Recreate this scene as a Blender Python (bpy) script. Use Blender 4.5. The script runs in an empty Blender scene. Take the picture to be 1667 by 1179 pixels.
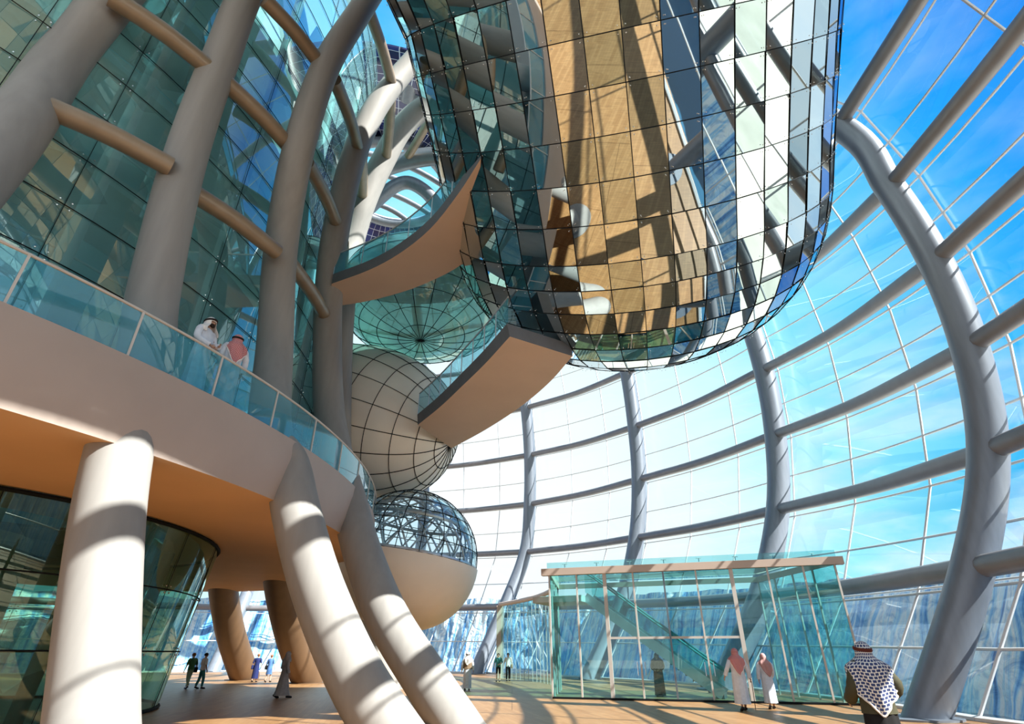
import bpy, bmesh, math, random
from mathutils import Vector, Matrix, noise
random.seed(7)
sc = bpy.context.scene
COL = sc.collection
PI = math.pi
# ------------------------------------------------------------------ camera
W, H, F = 1667.0, 1179.0, 890.0
EYE = 1.7
PITCH = math.atan(475.0/890.0)
cd = bpy.data.cameras.new('camera'); cam = bpy.data.objects.new('camera', cd); COL.objects.link(cam)
cam.location = (0, 0, EYE); cam.rotation_euler = (PI/2+PITCH, 0, 0)
cd.sensor_width = 36; cd.lens = 36*F/W; cd.clip_end = 3000; cd.clip_start = .05
sc.camera = cam
# ------------------------------------------------------------------ world (sky)
SKY = 1.0
wd = bpy.data.worlds.new('sky'); sc.world = wd; wd.use_nodes = True
nt = wd.node_tree; nt.nodes.clear()
def N(t, **k):
    n = nt.nodes.new(t)
    for a, b in k.items(): setattr(n, a, b)
    return n
def ramp(tree, stops, interp='LINEAR'):
    r = tree.nodes.new('ShaderNodeValToRGB'); cr = r.color_ramp; cr.interpolation = interp
    while len(cr.elements) < len(stops): cr.elements.new(.5)
    for e, (p, c) in zip(cr.elements, stops):
        e.position = p; e.color = (c[0], c[1], c[2], 1)
    return r
tc = N('ShaderNodeTexCoord')
dot = N('ShaderNodeVectorMath', operation='DOT_PRODUCT')
dot.inputs[1].default_value = Vector((-.05, .98, .2)).normalized()
nt.links.new(tc.outputs['Generated'], dot.inputs[0])
rp = ramp(nt, [(0.0, (.80, .90, 1.0)), (.22, (.62, .82, 1.0)), (.42, (.03, .22, .80)), (.58, (.02, .36, .94)), (.72, (.06, .56, .95)), (.83, (.30, .84, .98)), (.91, (.74, .96, 1.0)), (1.0, (1.0, 1.0, 1.0))])
nt.links.new(dot.outputs['Value'], rp.inputs[0])
mp = N('ShaderNodeMapping'); mp.inputs['Scale'].default_value = (3, 3, 8)
nt.links.new(tc.outputs['Generated'], mp.inputs[0])
nz = N('ShaderNodeTexNoise'); nz.inputs['Scale'].default_value = 1.6; nz.inputs['Detail'].default_value = 7; nz.inputs['Roughness'].default_value = .55
nt.links.new(mp.outputs[0], nz.inputs[0])
sep = N('ShaderNodeSeparateXYZ'); nt.links.new(tc.outputs['Generated'], sep.inputs[0])
low = N('ShaderNodeMapRange'); low.inputs[1].default_value = .12; low.inputs[2].default_value = .5; low.inputs[3].default_value = .62; low.inputs[4].default_value = .12
nt.links.new(sep.outputs['Z'], low.inputs[0])
cl = N('ShaderNodeMapRange'); cl.inputs[1].default_value = .44; cl.inputs[2].default_value = .66
nt.links.new(nz.outputs[0], cl.inputs[0])
mu = N('ShaderNodeMath', operation='MULTIPLY'); nt.links.new(cl.outputs[0], mu.inputs[0]); nt.links.new(low.outputs[0], mu.inputs[1])
mx = N('ShaderNodeMix', data_type='RGBA'); mx.inputs['B'].default_value = (1, 1, 1, 1)
nt.links.new(mu.outputs[0], mx.inputs['Factor']); nt.links.new(rp.outputs[0], mx.inputs['A'])
bg = N('ShaderNodeBackground'); bg.inputs['Strength'].default_value = SKY
nt.links.new(mx.outputs['Result'], bg.inputs[0])
ow = N('ShaderNodeOutputWorld'); nt.links.new(bg.outputs[0], ow.inputs[0])
# ------------------------------------------------------------------ sun
SUN = Vector((.67, -.36, .645)).normalized()
sl = bpy.data.lights.new('sun', 'SUN'); sl.energy = 14; sl.color = (1.0, .93, .84); sl.angle = .006
so = bpy.data.objects.new('sun', sl); COL.objects.link(so); so.location = (30, -20, 60)
so.rotation_euler = SUN.to_track_quat('Z', 'Y').to_euler()
sc.view_settings.view_transform = 'Standard'; sc.view_settings.look = 'None'
sc.view_settings.gamma = 1; sc.view_settings.use_curve_mapping = False
sc.view_settings.exposure = 0.2
sc.cycles.max_bounces = 8; sc.cycles.transparent_max_bounces = 24; sc.cycles.glossy_bounces = 4
sc.cycles.diffuse_bounces = 4; sc.cycles.caustics_reflective = False; sc.cycles.caustics_refractive = False
sc.cycles.sample_clamp_indirect = 4

# ------------------------------------------------------------------ helpers
cp, sp = math.cos(PITCH), math.sin(PITCH)
def ray(px, py):
    u = (px-W/2)/F; v = (H/2-py)/F
    return Vector((u, cp-v*sp, sp+v*cp))
def P(px, py, d):
    return Vector((0, 0, EYE)) + ray(px, py)*d
def onz(px, py, z):
    r = ray(px, py); return P(px, py, (z-EYE)/r.z)
def onplane(px, py, p0, n):            # vertical plane through p0 that contains the horizontal direction n
    m = Vector((-n[1], n[0], 0)); r = ray(px, py)
    t = (Vector(p0)-Vector((0, 0, EYE))).dot(m)/r.dot(m)
    return P(px, py, t)
def spline(pts, k=8, closed=False):
    pts = [Vector(p) for p in pts]; n = len(pts); out = []
    rng = n if closed else n-1
    for i in range(rng):
        if closed: a, b, c, d = pts[(i-1) % n], pts[i], pts[(i+1) % n], pts[(i+2) % n]
        else:
            b, c = pts[i], pts[i+1]
            a = pts[i-1] if i else b*2-c
            d = pts[i+2] if i+2 < n else c*2-b
        for j in range(k):
            t = j/k
            out.append(.5*((2*b)+(c-a)*t+(2*a-5*b+4*c-d)*t*t+(-a+3*b-3*c+d)*t**3))
    if not closed: out.append(pts[-1].copy())
    return out
class MB:
    def __init__(s): s.v = []; s.f = []; s.uv = {}; s.m = []
    def box(s, c, sz, R=None):
        c = Vector(c); b = len(s.v)
        for x in (-.5, .5):
            for y in (-.5, .5):
                for z in (-.5, .5):
                    q = Vector((x*sz[0], y*sz[1], z*sz[2]))
                    if R is not None: q = R @ q
                    s.v.append(c+q)
        for f in ((0, 1, 3, 2), (4, 6, 7, 5), (0, 4, 5, 1), (2, 3, 7, 6), (0, 2, 6, 4), (1, 5, 7, 3)): s.f.append([b+i for i in f])
        return s
    def bar(s, a, b, w, h, up=(0, 0, 1)):
        a = Vector(a); b = Vector(b); d = (b-a); L = d.length; d.normalize()
        x = d.cross(Vector(up))
        if x.length < 1e-4: x = Vector((1, 0, 0))
        x.normalize(); z = x.cross(d)
        R = Matrix((x, d, z)).transposed()
        return s.box((a+b)/2, (w, L, h), R)
    def tube(s, path, r, n=12, cap=True, closed=False, flat=1.0):
        path = [Vector(p) for p in path]; m = len(path)
        T = []
        for i in range(m):
            if closed: t = path[(i+1) % m]-path[i-1]
            else: t = path[min(i+1, m-1)]-path[max(i-1, 0)]
            T.append(t.normalized())
        x = T[0].cross(Vector((0, 0, 1)))
        if x.length < 1e-3: x = T[0].cross(Vector((0, 1, 0)))
        x.normalize(); b0 = len(s.v)
        for i in range(m):
            x = (x-T[i]*x.dot(T[i])).normalized(); y = T[i].cross(x)
            rr = r[i] if isinstance(r, (list, tuple)) else r
            for k in range(n):
                a = 2*PI*k/n
                s.v.append(path[i]+x*math.cos(a)*rr+y*math.sin(a)*rr*flat)
        for i in range(m if closed else m-1):
            i2 = (i+1) % m
            for k in range(n):
                k2 = (k+1) % n
                s.f.append([b0+i*n+k, b0+i*n+k2, b0+i2*n+k2, b0+i2*n+k])
        if cap and not closed:
            s.f.append([b0+k for k in range(n)][::-1]); s.f.append([b0+(m-1)*n+k for k in range(n)])
        return s
    def grid(s, fn, nu, nv, cu=False, uv=None):
        b = len(s.v); uu = nu if cu else nu+1
        for j in range(nv+1):
            for i in range(uu): s.v.append(Vector(fn(i/nu, j/nv)))
        for j in range(nv):
            for i in range(nu):
                i2 = (i+1) % uu
                f = [b+j*uu+i, b+j*uu+i2, b+(j+1)*uu+i2, b+(j+1)*uu+i]
                if uv: s.uv[len(s.f)] = [uv(i/nu, j/nv), uv((i+1)/nu, j/nv), uv((i+1)/nu, (j+1)/nv), uv(i/nu, (j+1)/nv)]
                s.f.append(f)
        return s
    def loft(s, rings, n=20, fold=0, nf=9, cap=True, ph=0):      # rings: (z, cx, cy, rx, ry)
        b = len(s.v)
        for j, (z, cx, cy, rx, ry) in enumerate(rings):
            for k in range(n):
                a = 2*PI*k/n
                w = 1+fold*(j/(len(rings)-1))*math.sin(nf*a+ph+.5*math.sin(3*a+j))
                s.v.append(Vector((cx+rx*math.cos(a)*w, cy+ry*math.sin(a)*w, z)))
        for j in range(len(rings)-1):
            for k in range(n):
                k2 = (k+1) % n
                s.f.append([b+j*n+k, b+j*n+k2, b+(j+1)*n+k2, b+(j+1)*n+k])
        if cap:
            s.f.append([b+k for k in range(n)]); s.f.append([b+(len(rings)-1)*n+k for k in range(n)])
        return s
    def poly(s, pts):
        b = len(s.v); s.v += [Vector(p) for p in pts]; s.f.append(list(range(b, b+len(pts)))); return s
    def sphere(s, c, r, n=12, m=8, sc3=(1, 1, 1), R=None):
        c = Vector(c)
        def fn(u, v):
            a = 2*PI*u; b = PI*v
            q = Vector((math.cos(a)*math.sin(b)*sc3[0], math.sin(a)*math.sin(b)*sc3[1], math.cos(b)*sc3[2]))*r
            return c+(R @ q if R is not None else q)
        return s.grid(fn, n, m, cu=True)
    def build(s, name, mat, parent=None, smooth=True, solid=0, bevel=0, fixn=True):
        me = bpy.data.meshes.new(name); me.from_pydata([tuple(v) for v in s.v], [], s.f)
        if s.uv:
            ul = me.uv_layers.new(name='UVMap')
            for p in me.polygons:
                q = s.uv.get(p.index)
                if q:
                    for li, c in zip(p.loop_indices, q): ul.data[li].uv = c
        me.materials.append(mat)
        if fixn:
            bm = bmesh.new(); bm.from_mesh(me)
            bmesh.ops.remove_doubles(bm, verts=bm.verts, dist=1e-5)
            bmesh.ops.recalc_face_normals(bm, faces=bm.faces); bm.to_mesh(me); bm.free()
        o = bpy.data.objects.new(name, me); COL.objects.link(o)
        if smooth:
            for p in me.polygons: p.use_smooth = True
            me.set_sharp_from_angle(angle=math.radians(38))
        if parent is not None: o.parent = parent
        if solid:
            md = o.modifiers.new('s', 'SOLIDIFY'); md.thickness = solid; md.offset = 0
        if bevel:
            md = o.modifiers.new('b', 'BEVEL'); md.width = bevel; md.segments = 2
        return o
def tag(o, label=None, cat=None, group=None, kind=None):
    if label: o['label'] = label
    if cat: o['category'] = cat
    if group: o['group'] = group
    if kind: o['kind'] = kind
    return o
def empty(name, loc, rz=0, label=None, cat=None, group=None, kind=None):
    o = bpy.data.objects.new(name, None); COL.objects.link(o); o.empty_display_size = .3
    o.location = loc; o.rotation_euler = (0, 0, rz)
    return tag(o, label, cat, group, kind)
class Local:                                  # builds world-space shapes under an empty placed at loc
    def __init__(s, root): s.r = root; s.inv = Matrix.Translation(-Vector(root.location))
    def add(s, mb, name, mat, parent=None, **k):
        o = mb.build(name, mat, None, **k)
        o.data.transform(s.inv); o.parent = parent if parent is not None else s.r
        return o

# ------------------------------------------------------------------ materials
def newmat(name):
    m = bpy.data.materials.new(name); m.use_nodes = True; t = m.node_tree
    return m, t, t.nodes['Principled BSDF']
def paint(name, c, rough=.45, metal=0, var=.06, scale=2.0, stretch=(1, 1, 1), spec=.5, bump=0, alt=None):
    m, t, b = newmat(name)
    tcn = t.nodes.new('ShaderNodeTexCoord'); mpn = t.nodes.new('ShaderNodeMapping'); mpn.inputs['Scale'].default_value = stretch
    n = t.nodes.new('ShaderNodeTexNoise'); n.inputs['Scale'].default_value = scale; n.inputs['Detail'].default_value = 5
    t.links.new(tcn.outputs['Object'], mpn.inputs[0]); t.links.new(mpn.outputs[0], n.inputs[0])
    c2 = alt or tuple(max(0, x*(1-var*2)) for x in c); c1 = c if alt else tuple(min(1, x*(1+var)) for x in c)
    r = ramp(t, [(.3, c2), (.7, c1)]); t.links.new(n.outputs[0], r.inputs[0]); t.links.new(r.outputs[0], b.inputs['Base Color'])
    b.inputs['Roughness'].default_value = rough; b.inputs['Metallic'].default_value = metal
    b.inputs['Specular IOR Level'].default_value = spec
    if bump:
        bp = t.nodes.new('ShaderNodeBump'); bp.inputs['Strength'].default_value = bump
        t.links.new(n.outputs[0], bp.inputs['Height']); t.links.new(bp.outputs[0], b.inputs['Normal'])
    return m
def glass(name, tint, refl=(.9, .97, 1), ior=1.5, rough=0.0, body=None, bodyf=0.0, mot=0):
    m = bpy.data.materials.new(name); m.use_nodes = True; t = m.node_tree; t.nodes.clear()
    out = t.nodes.new('ShaderNodeOutputMaterial')
    tr = t.nodes.new('ShaderNodeBsdfTransparent'); tr.inputs[0].default_value = (*tint, 1)
    gl = t.nodes.new('ShaderNodeBsdfGlossy'); gl.inputs[0].default_value = (*refl, 1); gl.inputs['Roughness'].default_value = rough
    fr = t.nodes.new('ShaderNodeFresnel'); fr.inputs[0].default_value = ior
    geo = t.nodes.new('ShaderNodeNewGeometry')
    mx = t.nodes.new('ShaderNodeMixShader')
    # same reflectance from either side of the sheet
    lw = t.nodes.new('ShaderNodeLayerWeight'); lw.inputs[0].default_value = .5
    f0 = ((ior-1)/(ior+1))**2
    pw = t.nodes.new('ShaderNodeMath'); pw.operation = 'POWER'; pw.inputs[1].default_value = 4
    t.links.new(lw.outputs['Facing'], pw.inputs[0])
    mr = t.nodes.new('ShaderNodeMapRange'); mr.inputs[3].default_value = f0; mr.inputs[4].default_value = 1
    t.links.new(pw.outputs[0], mr.inputs[0])
    t.links.new(mr.outputs[0], mx.inputs[0])
    base = tr.outputs[0]
    if mot:       # panes of slightly different tint, in object space
        tcn = t.nodes.new('ShaderNodeTexCoord'); vo = t.nodes.new('ShaderNodeTexVoronoi'); vo.distance = 'CHEBYCHEV'; vo.inputs['Scale'].default_value = mot
        t.links.new(tcn.outputs['Object'], vo.inputs[0])
        r = ramp(t, [(0, tuple(x*.72 for x in tint)), (1, tuple(min(1, x*1.25+.05) for x in tint))])
        t.links.new(vo.outputs['Color'], r.inputs[0]); t.links.new(r.outputs[0], tr.inputs[0])
    if bodyf:
        di = t.nodes.new('ShaderNodeBsdfDiffuse'); di.inputs[0].default_value = (*body, 1)
        m2 = t.nodes.new('ShaderNodeMixShader'); m2.inputs[0].default_value = bodyf
        t.links.new(base, m2.inputs[1]); t.links.new(di.outputs[0], m2.inputs[2]); base = m2.outputs[0]
    t.links.new(base, mx.inputs[1]); t.links.new(gl.outputs[0], mx.inputs[2]); t.links.new(mx.outputs[0], out.inputs[0])
    return m
M = {}
M['shade_tinted_column'] = paint('shade_tinted_column_paint', (.13, .075, .04), .5, var=.08, scale=.8, stretch=(2, 2, .3))  # column paint turned dark brown: deep shade under the balcony put into the colour
M['column'] = paint('column_paint', (.31, .295, .28), .6, var=.05, scale=1.2, stretch=(3, 3, .25), spec=.25)
M['rib'] = paint('rib_paint', (.20, .23, .28), .34, metal=.15, var=.06, scale=1.5, stretch=(3, 3, .3), spec=.5)
M['tube'] = paint('tube_paint', (.22, .22, .24), .36, metal=.15, var=.05, scale=1.5)
M['tubetan'] = paint('tan_tube_paint', (.30, .225, .155), .36, metal=.1, var=.08, scale=1.5)
M['mullion'] = paint('white_mullion', (.72, .74, .76), .4, var=.03)
M['white'] = paint('white_trim', (.62, .58, .54), .45, var=.03)
M['black'] = paint('black_joint', (.012, .016, .02), .85, var=.1, spec=.1)
M['fascia'] = paint('fascia_plaster', (.47, .39, .345), .6, var=.04, scale=.6)
M['soffit'] = paint('soffit_plaster', (.66, .42, .24), .7, var=.03, scale=.5)
M['beige'] = paint('bridge_plaster', (.62, .49, .41), .6, var=.03, scale=.5)
M['bridge_side'] = paint('bridge_grey_side', (.13, .14, .16), .5, var=.06)
M['pod'] = paint('cream_pod', (.88, .83, .74), .42, var=.04, scale=.5)
M['steel'] = paint('dark_steel', (.16, .19, .22), .35, metal=.5, var=.06)
M['lsteel'] = paint('light_steel', (.55, .58, .62), .3, metal=.5, var=.05)
M['chrome'] = paint('chrome_fitting', (.8, .8, .8), .2, metal=1, var=.02)
M['shellglass'] = glass('shell_glass', (.90, .97, 1.0), ior=1.45)
M['railglass'] = glass('railing_glass', (.45, .82, .95), ior=1.6, body=(.12, .52, .70), bodyf=.34)
M['towerglass'] = glass('tower_glass', (.42, .74, .76), refl=(.85, 1, 1), ior=2.6, body=(.36, .78, .84), bodyf=.28, mot=.45)
M['drumglass'] = glass('drum_glass', (.38, .58, .48), refl=(.75, .95, .85), ior=1.9, body=(.06, .20, .14), bodyf=.12, mot=.4)
M['kioskglass'] = glass('kiosk_glass', (.48, .82, .82), refl=(.8, 1, 1), ior=1.75, body=(.06, .30, .30), bodyf=.08)
M['podglass'] = glass('pod_glass', (.45, .70, .68), refl=(.75, .97, .95), ior=1.9, body=(.35, .55, .50), bodyf=.42)
M['domeglass'] = glass('dome_glass', (.82, .93, .97), ior=1.5)

def mirror_mat():
    m, t, b = newmat('mirror_glass')
    g = t.nodes.new('ShaderNodeNewGeometry')
    r = ramp(t, [(0, (.34, .43, .44)), (1, (.78, .86, .86))]); t.links.new(g.outputs['Random Per Island'], r.inputs[0])
    t.links.new(r.outputs[0], b.inputs['Base Color'])
    b.inputs['Metallic'].default_value = 1; b.inputs['Roughness'].default_value = .015
    return m
M['mirror'] = mirror_mat()
def wood_mat():
    m, t, b = newmat('wood_floor')
    tcn = t.nodes.new('ShaderNodeTexCoord')
    mpn = t.nodes.new('ShaderNodeMapping'); mpn.inputs['Rotation'].default_value = (0, 0, 1.35)
    t.links.new(tcn.outputs['Object'], mpn.inputs[0])
    br = t.nodes.new('ShaderNodeTexBrick'); br.inputs['Scale'].default_value = 1
    br.inputs['Color1'].default_value = (.30, .155, .062, 1); br.inputs['Color2'].default_value = (.38, .21, .09, 1); br.inputs['Mortar'].default_value = (.22, .11, .045, 1)
    br.inputs['Brick Width'].default_value = 1.6; br.inputs['Row Height'].default_value = .16; br.inputs['Mortar Size'].default_value = .004
    t.links.new(mpn.outputs[0], br.inputs[0])
    n = t.nodes.new('ShaderNodeTexNoise'); n.inputs['Scale'].default_value = 4
    mp2 = t.nodes.new('ShaderNodeMapping'); mp2.inputs['Scale'].default_value = (.35, 4, 1); mp2.inputs['Rotation'].default_value = (0, 0, 1.35)
    t.links.new(tcn.outputs['Object'], mp2.inputs[0]); t.links.new(mp2.outputs[0], n.inputs[0])
    mr = t.nodes.new('ShaderNodeMapRange'); mr.inputs[1].default_value = .3; mr.inputs[2].default_value = .7; mr.inputs[3].default_value = .82; mr.inputs[4].default_value = 1.12
    t.links.new(n.outputs[0], mr.inputs[0])
    mm = t.nodes.new('ShaderNodeVectorMath'); mm.operation = 'SCALE'; t.links.new(br.outputs[0], mm.inputs[0]); t.links.new(mr.outputs[0], mm.inputs['Scale'])
    # broad panel joints
    b2 = t.nodes.new('ShaderNodeTexBrick'); b2.inputs['Color1'].default_value = (1, 1, 1, 1); b2.inputs['Color2'].default_value = (.93, .93, .93, 1); b2.inputs['Mortar'].default_value = (.55, .5, .45, 1)
    b2.inputs['Scale'].default_value = 1; b2.inputs['Brick Width'].default_value = 9; b2.inputs['Row Height'].default_value = 4.4; b2.inputs['Mortar Size'].default_value = .02
    t.links.new(tcn.outputs['Object'], b2.inputs[0])
    m3 = t.nodes.new('ShaderNodeVectorMath'); m3.operation = 'MULTIPLY'; t.links.new(mm.outputs[0], m3.inputs[0]); t.links.new(b2.outputs[0], m3.inputs[1])
    t.links.new(m3.outputs[0], b.inputs['Base Color']); b.inputs['Roughness'].default_value = .42
    return m
M['wood'] = wood_mat()
def waterfall_mat():
    m, t, b = newmat('waterfall')
    tcn = t.nodes.new('ShaderNodeTexCoord'); uvn = t.nodes.new('ShaderNodeUVMap')
    mpn = t.nodes.new('ShaderNodeMapping'); mpn.inputs['Scale'].default_value = (1.1, .05, 1)
    t.links.new(uvn.outputs[0], mpn.inputs[0])
    n = t.nodes.new('ShaderNodeTexNoise'); n.inputs['Scale'].default_value = 1.5; n.inputs['Detail'].default_value = 8; n.inputs['Roughness'].default_value = .62
    t.links.new(mpn.outputs[0], n.inputs[0])
    r = ramp(t, [(.35, (.05, .20, .48)), (.42, (.20, .52, .92)), (.49, (.58, .85, 1)), (.55, (1, 1, 1))]); t.links.new(n.outputs[0], r.inputs[0])
    n2 = t.nodes.new('ShaderNodeTexNoise'); n2.inputs['Scale'].default_value = 1.1; n2.inputs['Detail'].default_value = 9; n2.inputs['Distortion'].default_value = 1.8
    t.links.new(tcn.outputs['Object'], n2.inputs[0])
    r2 = ramp(t, [(.36, (.35, .55, .78)), (.52, (1, 1, 1))]); t.links.new(n2.outputs[0], r2.inputs[0])
    mm = t.nodes.new('ShaderNodeMix'); mm.data_type = 'RGBA'; mm.blend_type = 'MULTIPLY'; mm.inputs['Factor'].default_value = .8
    t.links.new(r.outputs[0], mm.inputs['A']); t.links.new(r2.outputs[0], mm.inputs['B'])
    t.links.new(mm.outputs['Result'], b.inputs['Base Color']); b.inputs['Roughness'].default_value = .35
    bp = t.nodes.new('ShaderNodeBump'); bp.inputs['Strength'].default_value = .5; bp.inputs['Distance'].default_value = .3
    t.links.new(n2.outputs[0], bp.inputs['Height']); t.links.new(bp.outputs[0], b.inputs['Normal'])
    return m
M['waterfall'] = waterfall_mat()
def water_mat():
    m, t, b = newmat('pool_water')
    b.inputs['Base Color'].default_value = (.03, .12, .22, 1); b.inputs['Roughness'].default_value = .08
    n = t.nodes.new('ShaderNodeTexNoise'); n.inputs['Scale'].default_value = 1.5; n.inputs['Detail'].default_value = 4
    bp = t.nodes.new('ShaderNodeBump'); bp.inputs['Strength'].default_value = .4
    t.links.new(n.outputs[0], bp.inputs['Height']); t.links.new(bp.outputs[0], b.inputs['Normal'])
    return m
M['water'] = water_mat()
def solar_mat():
    m, t, b = newmat('solar_cells')
    uv = t.nodes.new('ShaderNodeUVMap')
    br = t.nodes.new('ShaderNodeTexBrick'); br.offset = 0; br.inputs['Scale'].default_value = 1
    br.inputs['Color1'].default_value = (.008, .012, .06, 1); br.inputs['Color2'].default_value = (.02, .04, .22, 1); br.inputs['Mortar'].default_value = (.6, .68, .85, 1)
    br.inputs['Brick Width'].default_value = .8; br.inputs['Row Height'].default_value = .8; br.inputs['Mortar Size'].default_value = .025
    t.links.new(uv.outputs[0], br.inputs[0]); t.links.new(br.outputs[0], b.inputs['Base Color']); b.inputs['Roughness'].default_value = .25
    return m
M['solar'] = solar_mat()
def cloth(name, c, rough=.8): return paint(name, c, rough, var=.06, scale=9, spec=.2)
def checked(name, base, dots, sx=.035, border=None):
    m, t, b = newmat(name)
    uv = t.nodes.new('ShaderNodeUVMap')
    ch = t.nodes.new('ShaderNodeTexBrick'); ch.offset = .5; ch.inputs['Scale'].default_value = 1
    ch.inputs['Color1'].default_value = (*dots, 1); ch.inputs['Color2'].default_value = (*dots, 1); ch.inputs['Mortar'].default_value = (*base, 1)
    ch.inputs['Brick Width'].default_value = sx; ch.inputs['Row Height'].default_value = sx; ch.inputs['Mortar Size'].default_value = sx*.13
    t.links.new(uv.outputs[0], ch.inputs[0])
    t.links.new(ch.outputs[0], b.inputs['Base Color']); b.inputs['Roughness'].default_value = .85
    return m
M['thobe'] = cloth('white_thobe', (.72, .76, .84)); M['greyrobe'] = cloth('grey_robe', (.42, .40, .40))
M['redcheck'] = checked('red_check_cloth', (.74, .50, .48), (.42, .03, .05), .03)
M['pinkcheck'] = checked('pink_check_cloth', (.72, .52, .48), (.36, .10, .10), .035)
M['navycheck'] = checked('navy_check_cloth', (.78, .76, .72), (.03, .05, .16), .042)
M['whitecloth'] = cloth('white_headcloth', (.82, .80, .78)); M['agal'] = cloth('dark_agal', (.02, .015, .015)); M['brownagal'] = cloth('brown_agal', (.12, .03, .02))
M['skin'] = paint('skin', (.42, .24, .16), .55, var=.05, scale=8); M['hair'] = cloth('dark_hair', (.03, .02, .015))
M['fair'] = paint('fair_skin', (.62, .40, .30), .55, var=.05, scale=8); M['brownhair'] = cloth('brown_hair', (.25, .11, .05))
M['olive'] = cloth('olive_jacket', (.07, .066, .04)); M['blackcloth'] = cloth('black_cloth', (.012, .011, .012)); M['shoe'] = cloth('black_shoe', (.015, .015, .018), .4)
M['green'] = cloth('green_cloth', (.06, .20, .09)); M['lgreen'] = cloth('pale_green_cloth', (.35, .50, .36)); M['teal'] = cloth('teal_cloth', (.06, .26, .26))
M['navy'] = cloth('navy_cloth', (.02, .03, .12)); M['blue'] = cloth('blue_cloth', (.10, .22, .50)); M['whiteshirt'] = cloth('white_shirt', (.80, .80, .76)); M['brown'] = cloth('brown_vest', (.20, .14, .09))
M['tan'] = cloth('tan_bag', (.45, .32, .18))

# ================================================================== THE SETTING
ROOF = Vector((-12.3, 41.3, 44)); RO, RI = 11.0, 5.6
# rib: foot pixel + distance, plane direction, node pixels (ring 0..5)
RIB = {}
def foot(px, Y, z=0):
    r = ray(px, 1100); return Vector((r.x/r.y*Y, Y, 0))
def norm2(a, b): return Vector((a, b, 0)).normalized()
def make_rib(key, fpos, n, nodes):
    n = norm2(*n); pts = [onplane(x, y, fpos, n) for x, y in nodes]
    RIB[key] = dict(foot=fpos, n=n, nodes=pts)
make_rib('A', Vector((12.0, 19.2, 0)), (.9, -.4), [(1583, 925), (1608, 735), (1578, 565), (1522, 425), (1448, 305), (1365, 205)])
make_rib('B', Vector((11.2, 34.5, 0)), (1, .15), [(1238, 972), (1266, 830), (1262, 708), (1243, 602), (1210, 500), (1168, 415)])
make_rib('C', Vector((5.6, 47.5, 0)), (.85, .5), [(1012, 984), (1036, 876), (1040, 781), (1033, 695), (1020, 607), (1000, 530)])
make_rib('D', Vector((-3.6, 60, 0)), (.75, .65), [(822, 988), (855, 899), (862, 821), (862, 741), (856, 664), (845, 590)])
make_rib('E', Vector((-14.5, 66, 0)), (.35, .93), [(655, 990), (682, 905), (690, 836), (690, 764), (689, 690), (687, 616)])
profA = [((p-RIB['A']['foot']).dot(RIB['A']['n']), p.z) for p in RIB['A']['nodes']]
def copy_rib(key, f, n, sc_=1.0, prof=None):
    n = norm2(*n); f = Vector(f)
    RIB[key] = dict(foot=f, n=n, nodes=[f+n*(o*sc_)+Vector((0, 0, z*sc_)) for o, z in (prof or profA)])
copy_rib('Z', (11.0, 4.0, 0), (.85, -.5))
copy_rib('Y', (5.0, -15, 0), (.4, -.9))
copy_rib('X', (-12.0, -24.0, 0), (-.2, -.98))
profE = [((p-RIB['E']['foot']).dot(RIB['E']['n']), p.z) for p in RIB['E']['nodes']]
copy_rib('F', (-31.5, 66.0, 0), (-.1, 1), 1, profE)
copy_rib('G', (-48, 55, 0), (-.7, .7), 1, profE)
ORDER = ['X', 'Y', 'Z', 'A', 'B', 'C', 'D', 'E', 'F', 'G']
for k in ORDER:
    r = RIB[k]; p5 = r['nodes'][5]; p4 = r['nodes'][4]
    dr = (Vector((p5.x, p5.y, 0))-Vector((ROOF.x, ROOF.y, 0))); dr.normalize()
    top = Vector((ROOF.x+dr.x*RO, ROOF.y+dr.y*RO, ROOF.z-.2))
    hz = Vector((top.x-p5.x, top.y-p5.y, 0))
    up = max(1.0, top.z-p5.z)
    tg = (p5-p4).normalized(); LL = (top-p5).length; m0 = tg*LL; m1 = hz.normalized()*LL*.9
    def her(s): return p5*(2*s**3-3*s*s+1)+m0*(s**3-2*s*s+s)+top*(-2*s**3+3*s*s)+m1*(s**3-s*s)
    q1 = her(.33); q2 = her(.67)
    r['nodes'] += [q1, q2]; r['top'] = top
    r['path'] = spline([r['foot']+Vector((0, 0, -.3))]+r['nodes']+[top], 8)
    r['sub'] = [r['path'][8*(i+1)] for i in range(8)]
names_r = {'A': 'first rib from the right', 'B': 'second rib from the right', 'C': 'third rib from the right', 'D': 'fourth rib from the right', 'E': 'fifth rib from the right', 'F': 'sixth rib, far behind the balcony'}
rib_labels = {'A': 'huge grey curved steel rib sweeping up beside the man in the black and white headscarf',
 'B': 'grey curved steel rib rising behind the glass pavilion, second from the right',
 'C': 'grey curved steel rib under the mirrored pod, third from the right',
 'D': 'grey curved steel rib leaning left of the glass pavilion behind the two visitors',
 'E': 'distant grey steel rib behind the wire dome pod',
 'F': 'far grey slanting rib seen between the shade-tinted columns',
 'G': 'far steel rib of the shell behind the tower', 'Z': 'steel rib of the shell beyond the right edge', 'Y': 'steel rib of the shell behind the viewer to the right', 'X': 'steel rib of the shell behind the viewer'}
for k in ORDER:
    r = RIB[k]; e = empty('steel_rib', r['foot'], 0, rib_labels[k], 'steel rib', 'curved ribs of the glass shell'); L = Local(e)
    L.add(MB().tube(r['path'], .57 if k in 'AZ' else .7, 20), 'rib_tube', M['rib'])
    f = r['foot']
    L.add(MB().tube([f+Vector((0, 0, 0)), f+Vector((0, 0, .05))], 1.15, 24), 'base_plate', M['rib'])
ordw = ['lowest', 'second up', 'third up', 'fourth up', 'fifth up', 'sixth up', 'seventh up', 'eighth up']
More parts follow.
